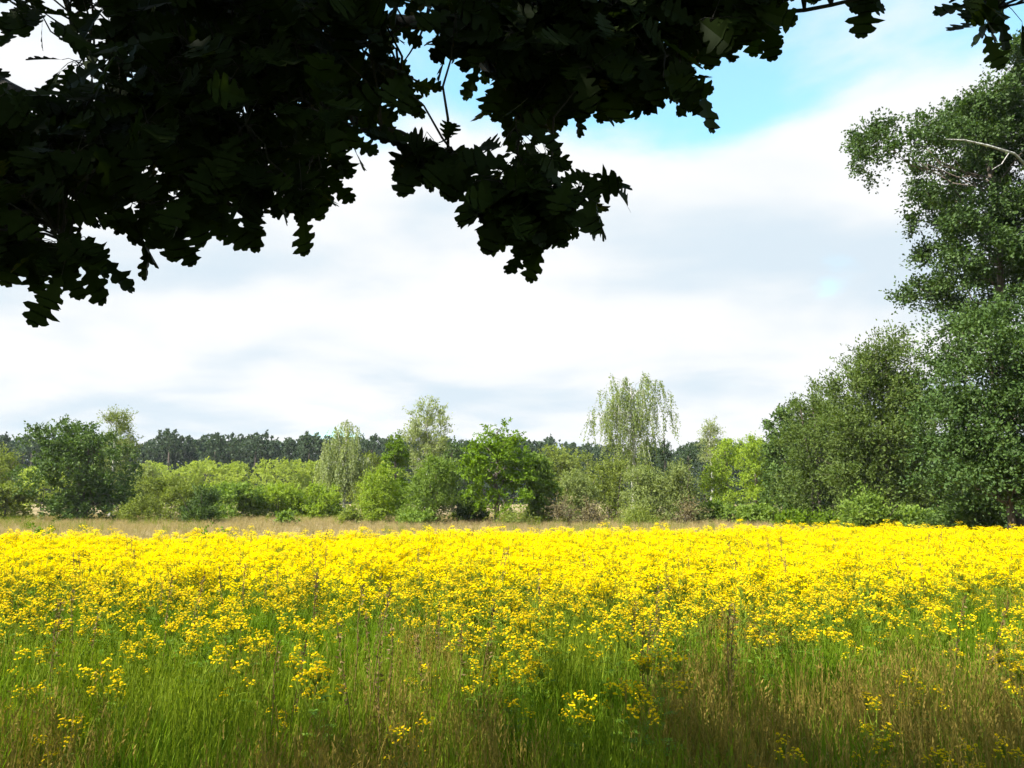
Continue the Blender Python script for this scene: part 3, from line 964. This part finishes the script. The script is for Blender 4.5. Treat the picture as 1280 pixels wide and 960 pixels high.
def ragwort(rng, H, nheads):
    """returns stem builder, leaf builder and a list of (origin, head index)"""
    stem, lf, heads = MB(), MB(), []
    top = np.array((rng.normal() * 0.03, rng.normal() * 0.03, H - 0.085))
    P = limb(rng, (0, 0, -0.04), top, 7, 0.008)
    stem.tube(P, np.linspace(0.0048, 0.0024, 7), 5)
    heads.append(P[-1])
    for k in range(nheads - 1):
        a = k * 2.4 + rng.uniform(-0.5, 0.5)
        t = rng.uniform(0.46, 0.88)
        j = t * 6
        s = P[int(j)] + (P[int(j) + 1] - P[int(j)]) * (j - int(j))
        ln = rng.uniform(0.09, 0.27)
        z = min(H - 0.085 + rng.uniform(-0.22, 0.03), s[2] + ln * 1.9)
        e = np.array((s[0] + math.cos(a) * ln * 0.62, s[1] + math.sin(a) * ln * 0.62, z))
        Q = limb(rng, s, e, 5, 0.02)
        stem.tube(Q, np.linspace(0.003, 0.0017, 5), 4)
        heads.append(Q[-1])
    n = 13
    for k in range(n):            # ragged pinnate leaves up the stem
        t = 0.08 + 0.72 * k / n
        j = t * 6
        s = P[int(j)] + (P[int(j) + 1] - P[int(j)]) * (j - int(j))
        a = k * 2.4
        o = np.array((math.cos(a), math.sin(a), 0))
        sd = np.array((-o[1], o[0], 0))
        ln = (0.15 - 0.09 * t) * rng.uniform(0.8, 1.2)
        cs = np.linspace(0.15, 1, 6)
        C = s + o * (ln * cs)[:, None] + np.array((0, 0, 1)) * (ln * (0.75 * cs - 0.55 * cs ** 2))[:, None]
        for sg in (-1, 1):
            lf.leaves(C, sd * sg + o * 0.7 + np.array((0, 0, 0.2)), np.array((0, 0, 1.0)) + rng.normal(size=(6, 3)) * 0.3, ln * 0.38, ln * 0.13, 0)
        lf.leaves(C[:-1], np.tile(o, (5, 1)), np.tile((0, 0, 1.0), (5, 1)), ln * 0.3, ln * 0.07, 0)
    return stem, lf, heads


def ragworts():
    rng = np.random.default_rng(77)
    FM = [M['petal'], M['disc'], M['stalk']]
    hb = [flower_head(rng, int(rng.integers(9, 19)), rng.uniform(0.034, 0.058)) for _ in range(7)]
    hfar = [flower_head(rng, int(rng.integers(12, 20)), rng.uniform(0.038, 0.062), True) for _ in range(7)]
    hm = [b.mesh('flower_head', FM) for b in hb]
    proto, joined, joined_far = [], [], []
    for k in range(7):
        stem, lf, heads = ragwort(rng, [0.74, 0.82, 0.9, 0.7, 0.86, 0.78, 0.94][k], [7, 8, 10, 6, 9, 7, 10][k])
        hs = [(h, int(rng.integers(0, 7)), rng.uniform(0.85, 1.2), rng.uniform(0, 6.28)) for h in heads]
        proto.append((stem.mesh('stem', M['stalk'], True), lf.mesh('leaves', M['fern']), hs))
        for lib, out in ((hb, joined), (hfar, joined_far)):
            j = MB()
            for src, mi in ((stem, 2), (lf, 3)):
                for V, F, t_, off in zip(src.v, src.f, src.t, np.cumsum([0] + [len(v) for v in src.v])[:-1]):
                    j.add(V, F - off, mi, t_)
            for h, q, sc, a in hs:
                c, sn = math.cos(a) * sc, math.sin(a) * sc
                Rm = np.array(((c, -sn, 0), (sn, c, 0), (0, 0, sc)))
                b = lib[q]
                for V, F, m_, t_, off in zip(b.v, b.f, b.m, b.t, np.cumsum([0] + [len(v) for v in b.v])[:-1]):
                    j.add(V @ Rm.T + h, F - off, int(m_[0]), t_)
            out.append(j.mesh('ragwort', FM + [M['fern']]))

    # where they stand: sparse in front, dense further back
    x, y = wedge(rng, 3.6, 24, 42, 3.0, 0.67)
    dens = np.interp(y, (3.6, 4.4, 5.3, 6.2, 7.2, 9, 12, 24), (0.025, 0.06, 0.11, 0.17, 0.26, 0.48, 0.95, 1.0))
    patch = vnoise(x, y, 1.1, 31) * 0.6 + vnoise(x, y, 2.7, 32) * 0.4
    dens = dens * np.clip(0.35 + 1.5 * (patch - 0.15), 0.12, 1.25)
    ok = (rng.random(len(x)) < dens) & (y < field_edge(x) + rng.normal(size=len(x)) * 0.35)
    x, y = x[ok], y[ok]
    # hand-placed ones that stand out in the photo
    special = [(790, 848, 4.6, 'compact bright ragwort standing forward in the grass right of centre'),
               (715, 856, 4.5, 'forward ragwort with several separate heads just left of the compact bright one'),
               (1235, 935, 3.75, 'lone low ragwort in the grass of the bottom right corner'),
               (85, 905, 3.9, 'small lone ragwort in dry russet grass near the bottom left corner'),
               (1085, 908, 3.85, 'lone ragwort low in the grass between right of centre and the corner'),
               (150, 828, 4.9, 'forward ragwort with one orange yellow head at the left'),
               (515, 905, 3.95, 'faint short ragwort low in the grass left of centre'),
               (965, 930, 3.75, 'short ragwort close to the bottom edge right of centre')]
    inview = (np.abs(x) < 0.645 * y)
    order = np.argsort(np.where(inview, y, 1e9))
    ind = order[:292]
    rest = np.ones(len(x), bool)
    rest[ind] = False
    hgt = lambda yy: np.interp(yy, (3.6, 5, 7, 10, 24), (0.74, 0.82, 0.86, 0.86, 0.82))
    n = int(rest.sum())
    rot = np.stack((rng.normal(size=n) * 0.06, rng.normal(size=n) * 0.06, rng.uniform(0, 6.28, n)), -1)
    s = np.clip(rng.normal(size=n) * 0.10 + 1.0, 0.72, 1.22) * hgt(y[rest])
    scatter('ragwort_field', np.stack((x[rest], y[rest], ground_z(x[rest], y[rest])), -1), rot, np.stack((s, s, s), -1),
            rng.integers(0, 7, n) + np.where(y[rest] > 8.5, 7, 0), joined + joined_far, 'dense sheet of yellow flowering ragwort across the meadow')

    def place(px_, py_, k, s, rz, label):
        root = bpy.data.objects.new('ragwort_plant', None)
        COL.objects.link(root)
        root.empty_display_size = 0.1
        root.location = (px_, py_, float(ground_z(np.float64(px_), np.float64(py_))))
        root.rotation_euler = (rng.normal() * 0.05, rng.normal() * 0.05, rz)
        root.scale = (s, s, s)
        tag(root, label, 'flower', 'nearest ragwort plants')
        obj('stem', proto[k][0], root)
        obj('leaves', proto[k][1], root)
        for h, q, sc, a in proto[k][2]:
            o = obj('flower_head', hm[q], root)
            o.location = h
            o.rotation_euler = (0, 0, a)
            o.scale = (sc, sc, sc)

    for i in ind:
        place(float(x[i]), float(y[i]), int(rng.integers(0, 7)), float(np.clip(rng.normal() * 0.13 + 0.98, 0.65, 1.25) * hgt(y[i])), rng.uniform(0, 6.28),
              'yellow ragwort plant with loose flat flower heads in the nearest part of the flower field')
    for q, (px_, py_, Y, lab) in enumerate(special):
        p = at(px_, py_, Y)
        k = (3, 1, 3, 0, 5, 0, 3, 3)[q]
        place(float(p[0]), Y, k, float(p[2] / (0.74, 0.82, 0.9, 0.7, 0.86, 0.78, 0.94)[k]), q * 1.3, lab)


ragworts()


# ------------------------------------------------------------------ overhanging oak
def oak_leaf(rng, lod=0):
    """lobed oak leaf, unit length along +Y, blade in XY with a little curl"""
    left = [(0.008, 0.0), (0.03, 0.10), (0.12, 0.16), (0.15, 0.22), (0.09, 0.27), (0.10, 0.31), (0.21, 0.37), (0.25, 0.43), (0.21, 0.47), (0.13, 0.485), (0.14, 0.53), (0.26, 0.58), (0.32, 0.655), (0.28, 0.705), (0.17, 0.70), (0.165, 0.745), (0.24, 0.80), (0.25, 0.865), (0.19, 0.90), (0.125, 0.88), (0.12, 0.955), (0.045, 1.0)]
    if lod:
        left = [(0.02, 0.02), (0.13, 0.25), (0.30, 0.62), (0.22, 0.82), (0.06, 1.0)]
    V, F = [], []
    cur, fold, tw = rng.uniform(-0.18, 0.1), rng.uniform(-0.1, 0.35), rng.normal() * 0.25
    jit = {s: 1 + rng.normal(size=len(left)) * 0.10 for s in (-1, 1)}

    def pt(x, y):
        return (x, y, cur * y * y + fold * abs(x) + tw * x * y)
    for s in (-1, 1):
        b = len(V)
        n = len(left)
        for (x, y), jj in zip(left, jit[s]):
            V.append(pt(0, min(y, 0.97)))
            V.append(pt(s * x * jj, y))
        for i in range(n - 1):
            q = (b + 2 * i, b + 2 * i + 1, b + 2 * i + 3, b + 2 * i + 2)
            F.append(q if s > 0 else q[::-1])
    return np.array(V), np.array(F)


def inside(poly, x, y):
    c = False
    j = len(poly) - 1
    for i in range(len(poly)):
        xi, yi = poly[i]
        xj, yj = poly[j]
        if (yi > y) != (yj > y) and x < (xj - xi) * (y - yi) / (yj - yi) + xi:
            c = not c
        j = i
    return c


def oak():
    rng = np.random.default_rng(2024)
    base = np.array((-4.2, 0.6, 0.0))
    root = bpy.data.objects.new('oak_tree', None)
    COL.objects.link(root)
    root.location = base
    tag(root, 'dark oak whose leafy boughs hang across the top of the picture', 'tree')
    mb = MB()
    tp = np.array([(0, 0, -0.2), (0.02, 0.02, 0.4), (0.0, 0, 1.5), (0.08, -0.03, 3.0), (0.1, -0.1, 5.0), (0.2, -0.6, 7.0), (0.3, -1.0, 8.6)])
    mb.tube(tp, (0.55, 0.42, 0.36, 0.34, 0.26, 0.16, 0.06), 14)
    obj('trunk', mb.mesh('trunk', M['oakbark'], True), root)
    P3 = lambda a: at(a[0], a[1], a[2]) - base

    def smooth(pts, n=22):
        pts = np.asarray(pts, float)
        t = np.linspace(0, len(pts) - 1, n)
        i = np.clip(t.astype(int), 0, len(pts) - 2)
        f = (t - i)[:, None]
        g = lambda k: pts[np.clip(k, 0, len(pts) - 1)]
        a, b, c, d = g(i - 1), g(i), g(i + 1), g(i + 2)
        return 0.5 * ((2 * b) + (c - a) * f + (2 * a - 5 * b + 4 * c - d) * f ** 2 + (3 * b - a - 3 * c + d) * f ** 3)
    limbs = [
        ([(0.05, 0, 2.6), P3((-260, 20, 2.9)), P3((-60, 75, 2.7)), P3((30, 120, 2.5)), P3((160, 165, 2.35)), P3((330, 190, 2.2)), P3((470, 160, 2.1)), P3((540, 185, 2.05)), P3((575, 195, 2.0))], 0.055, 0.004),
        ([(0.08, 0, 3.4), P3((-250, -170, 3.0)), P3((100, -50, 2.7)), P3((330, 10, 2.5)), P3((560, 30, 2.35)), P3((720, 22, 2.2)), P3((860, 8, 2.1)), P3((985, 15, 2.05)), P3((1090, -6, 2.0))], 0.075, 0.005),
        ([P3((560, 30, 2.35)), P3((610, 80, 2.25)), P3((645, 140, 2.15)), P3((650, 205, 2.05)), P3((690, 255, 1.95))], 0.02, 0.004),
        ([P3((700, 24, 2.22)), P3((770, 60, 2.15)), P3((830, 85, 2.1)), P3((890, 70, 2.1))], 0.016, 0.004),
        ([P3((-60, 75, 2.7)), P3((20, 180, 2.45)), P3((60, 260, 2.2)), P3((85, 320, 2.0))], 0.018, 0.004),
        ([P3((-100, -95, 2.85)), P3((60, -30, 2.6)), P3((95, 50, 2.5)), P3((130, 90, 2.45))], 0.02, 0.004),
        ([P3((160, 165, 2.35)), P3((230, 220, 2.2)), P3((290, 260, 2.1)), P3((370, 265, 2.0))], 0.015, 0.004),
        ([(0.09, -0.05, 4.2), P3((-200, -600, 2.6)), P3((500, -430, 2.4)), P3((1000, -240, 2.2)), P3((1190, -90, 2.1)), P3((1245, 10, 2.0))], 0.07, 0.005),
        ([P3((330, 10, 2.5)), P3((380, 80, 2.35)), P3((440, 120, 2.25)), P3((500, 110, 2.15))], 0.018, 0.004),
    ]
    paths = []
    for pts, r0, r1 in limbs:
        Q = smooth(pts, 30)
        paths.append(Q)
        mb = MB()
        mb.tube(Q, r1 + (r0 - r1) * (1 - np.linspace(0, 1, len(Q))) ** 2.2, 7)
        obj('branch', mb.mesh('branch', M['oakbark'], True), root)
    # high boughs carrying the crown over the camera
    for k in range(11):
        a = k * 2.4
        z = 3.6 + k * 0.5
        e = np.array((math.cos(a) * rng.uniform(3, 6), math.sin(a) * rng.uniform(2, 3.6) - 2.0, min(8.8, z + rng.uniform(1.0, 2.2))))
        if e[1] + base[1] > 0 and e[2] < EYE + 0.9 * (e[1] + base[1]) + 1.2:
            e[2] = EYE + 0.9 * (e[1] + base[1]) + 1.2
        mb = MB()
        mb.tube(limb(rng, (0.1, -0.1, z), e, 9, 0.03), np.linspace(0.11, 0.02, 9), 7)
        obj('branch', mb.mesh('branch', M['oakbark'], True), root)
    allp = np.concatenate(paths)

    polys = [   # (outline in photo pixels, number of sprigs, distance range)
        ([(-90, -90), (60, -90), (62, 8), (45, 15), (30, 18), (-90, 15)], 16, (2.2, 2.7)),
        ([(95, -90), (495, -90), (492, 10), (478, 60), (500, 110), (470, 140), (440, 170), (400, 185), (370, 210), (345, 225), (300, 235), (240, 235), (200, 230), (160, 235), (140, 220), (110, 230),
          (80, 260), (40, 250), (0, 275), (-90, 290), (-90, 105), (40, 108), (85, 112), (140, 110), (135, 55), (105, 15)], 350, (1.75, 2.7)),
        ([(550, -90), (780, -90), (790, 90), (760, 115), (720, 110), (690, 145), (670, 185), (640, 180), (628, 140), (615, 115), (625, 85), (600, 45), (560, 25)], 150, (1.8, 2.5)),
        ([(780, -90), (950, -90), (945, 8), (925, 20), (875, 30), (860, 55), (840, 75), (830, 92), (785, 95)], 60, (1.85, 2.4)),
        ([(880, -90), (968, -90), (962, 12), (930, 26), (890, 30)], 26, (1.9, 2.3)),
        ([(845, 80), (862, 80), (860, 98), (848, 98)], 3, (1.9, 2.1)),
        ([(608, 218), (715, 225), (738, 245), (700, 262), (650, 268), (615, 255)], 22, (1.75, 2.05)),
        ([(508, 172), (550, 176), (558, 195), (525, 200)], 6, (1.85, 2.05)),
        ([(72, 285), (90, 285), (90, 318), (74, 318)], 4, (1.8, 2.0)),
        ([(376, 225), (394, 225), (394, 262), (378, 262)], 3, (1.85, 2.0)),
        ([(175, 250), (192, 250), (190, 275), (177, 275)], 3, (1.85, 2.0)),
        ([(222, 240), (236, 240), (235, 262), (224, 262)], 2, (1.85, 2.0)),
        ([(262, 240), (280, 240), (278, 262), (264, 262)], 2, (1.85, 2.0)),
        ([(310, 235), (330, 235), (328, 258), (312, 258)], 2, (1.85, 2.0)),
        ([(10, 285), (30, 285), (28, 312), (12, 312)], 3, (1.85, 2.0)),
        ([(655, 270), (672, 270), (670, 284), (657, 284)], 2, (1.85, 2.0)),
        ([(990, -90), (1100, -90), (1095, -15), (1065, -8), (1010, -20)], 11, (1.9, 2.1)),
        ([(1222, -90), (1420, -90), (1420, 20), (1270, 8), (1240, 30), (1228, 20)], 20, (1.85, 2.2)),
        ([(92, 72), (108, 70), (108, 82), (94, 82)], 2, (2.3, 2.5)),
    ]
    lib = [oak_leaf(rng) for _ in range(9)]
    leafmesh = []
    for V, F in lib:
        b = MB()
        b.add(V, F, 0, rng.random())
        leafmesh.append(b.mesh('leaf', M['oak'], True))
    tw = MB()
    L = []     # (screen size, position, axis, normal, length, lib index)
    for poly, n, (d0, d1) in polys:
        bx = [p[0] for p in poly]
        by = [p[1] for p in poly]
        got = 0
        while got < n:
            px, py = rng.uniform(min(bx), max(bx)), rng.uniform(min(by), max(by))
            if not inside(poly, px, py):
                continue
            got += 1
            C = at(px, py, rng.uniform(d0, d1)) - base
            j = np.argmin(np.linalg.norm(allp - C, axis=1))
            A = allp[j]
            if np.linalg.norm(A - C) < 1.4:
                Q = limb(rng, A, C, 5, 0.05)
                tw.tube(Q, np.linspace(0.0042, 0.0018, 5), 4)
            dirn = nrm(C - A + np.array((0, 0, -0.06)))
            for k in range(int(rng.integers(4, 8))):
                ax = nrm(dirn * 0.35 + np.array((0, 0, -0.55)) + rng.normal(size=3) * np.array((0.75, 0.5, 0.5)))
                nn = nrm(np.array((0.0, -0.8, 0.4)) + rng.normal(size=3) * 0.42)
                s = C + rng.normal(size=3) * np.array((0.034, 0.035, 0.028))
                tw.tube(np.stack((C, (C + s) / 2 + np.array((0, 0, 0.006)), s)), (0.0014, 0.0011, 0.0009), 3)
                ln = rng.uniform(0.085, 0.14)
                W = s + base
                mid = W + ax * ln * 0.5
                f = np.array((0, math.cos(PITCH), math.sin(PITCH)))
                dep = (mid - np.array((0, 0, EYE))) @ f
                sx = mid[0] / dep
                sy = ((mid - np.array((0, 0, EYE))) @ np.array((0, -math.sin(PITCH), math.cos(PITCH)))) / dep
                vis = abs(sx) < 0.66 and -0.5 < sy < 0.50
                L.append((ln / dep if vis else 0, s, ax, nn, ln, int(rng.integers(0, 9))))
    obj('twigs', tw.mesh('twigs', M['oakbark']), root, kind='stuff')
    order = sorted(range(len(L)), key=lambda i: -L[i][0])
    rest = MB()
    from mathutils import Matrix
    for q, i in enumerate(order):
        _, s, ax, nn, ln, k = L[i]
        sd = nrm(np.cross(ax, nn))
        n2 = np.cross(sd, ax)
        if q < 300:
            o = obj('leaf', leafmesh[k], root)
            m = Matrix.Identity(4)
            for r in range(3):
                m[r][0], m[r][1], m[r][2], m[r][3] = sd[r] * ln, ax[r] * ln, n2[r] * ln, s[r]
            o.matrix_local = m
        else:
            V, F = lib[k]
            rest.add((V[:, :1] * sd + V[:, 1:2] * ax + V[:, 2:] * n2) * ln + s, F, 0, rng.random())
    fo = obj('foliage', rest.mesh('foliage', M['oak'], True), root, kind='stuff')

    # the crown above and behind the camera, out of the picture; it shades the near grass
    up = MB()
    lod = [oak_leaf(rng, 1) for _ in range(4)]
    n = 23000
    c = np.array((-3.4, -2.2, 6.3))
    nc = 420
    cc = rand_dirs(rng, nc, 0.15) * np.array((7.6, 4.8, 3.2)) * (rng.random(nc) ** 0.4)[:, None] + c
    p = cc[rng.integers(0, nc, n)] + rng.normal(size=(n, 3)) * 0.42
    ok = (p[:, 2] > 2.9 + 0.25 * np.abs(p[:, 0] + 3)) & ((p[:, 1] < -0.3) | (p[:, 2] - EYE > 0.78 * p[:, 1] + 0.5)) & (np.linalg.norm(p - np.array((0, 0, EYE)), axis=1) > 1.6)
    p = p[ok] - base
    n = len(p)
    ax = nrm(rng.normal(size=(n, 3)) + np.array((0, 0, -0.3)))
    nn = nrm(rng.normal(size=(n, 3)) * 0.5 + np.array((0, 0, 1.0)))
    sd = nrm(np.cross(ax, nn))
    n2 = np.cross(sd, ax)
    ln = rng.uniform(0.13, 0.21, n)
    pick = rng.integers(0, 4, n)
    for k in range(4):
        m = pick == k
        V, F = lod[k]
        W = (V[None, :, :1] * sd[m][:, None] + V[None, :, 1:2] * ax[m][:, None] + V[None, :, 2:] * n2[m][:, None]) * ln[m][:, None, None] + p[m][:, None]
        FF = (F[None] + (np.arange(m.sum()) * len(V))[:, None, None]).reshape(-1, 4)
        up.add(W.reshape(-1, 3), FF, 0, np.repeat(rng.random(m.sum()), len(V)))
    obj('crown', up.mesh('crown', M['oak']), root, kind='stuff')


oak()


# ------------------------------------------------------------------ summer haze
def haze():
    mb = MB()
    a, b = 705.0, 705.0
    V = [(x, y, z) for x in (-a, a) for y in (-b, b) for z in (-1.2, 26.0)]
    mb.add(V, [(0, 1, 3, 2), (4, 6, 7, 5), (0, 4, 5, 1), (2, 3, 7, 6), (0, 2, 6, 4), (1, 5, 7, 3)])
    m, N, L = mat_base('haze_air')
    v = N.new('ShaderNodeVolumePrincipled')
    v.inputs['Color'].default_value = (0.86, 0.93, 1.0, 1)
    v.inputs['Density'].default_value = 0.00016
    o = N.new('ShaderNodeOutputMaterial')
    L.new(v.outputs[0], o.inputs['Volume'])
    obj('haze', mb.mesh('haze', m), kind='stuff', label='thin pale summer haze over the whole meadow')


haze()
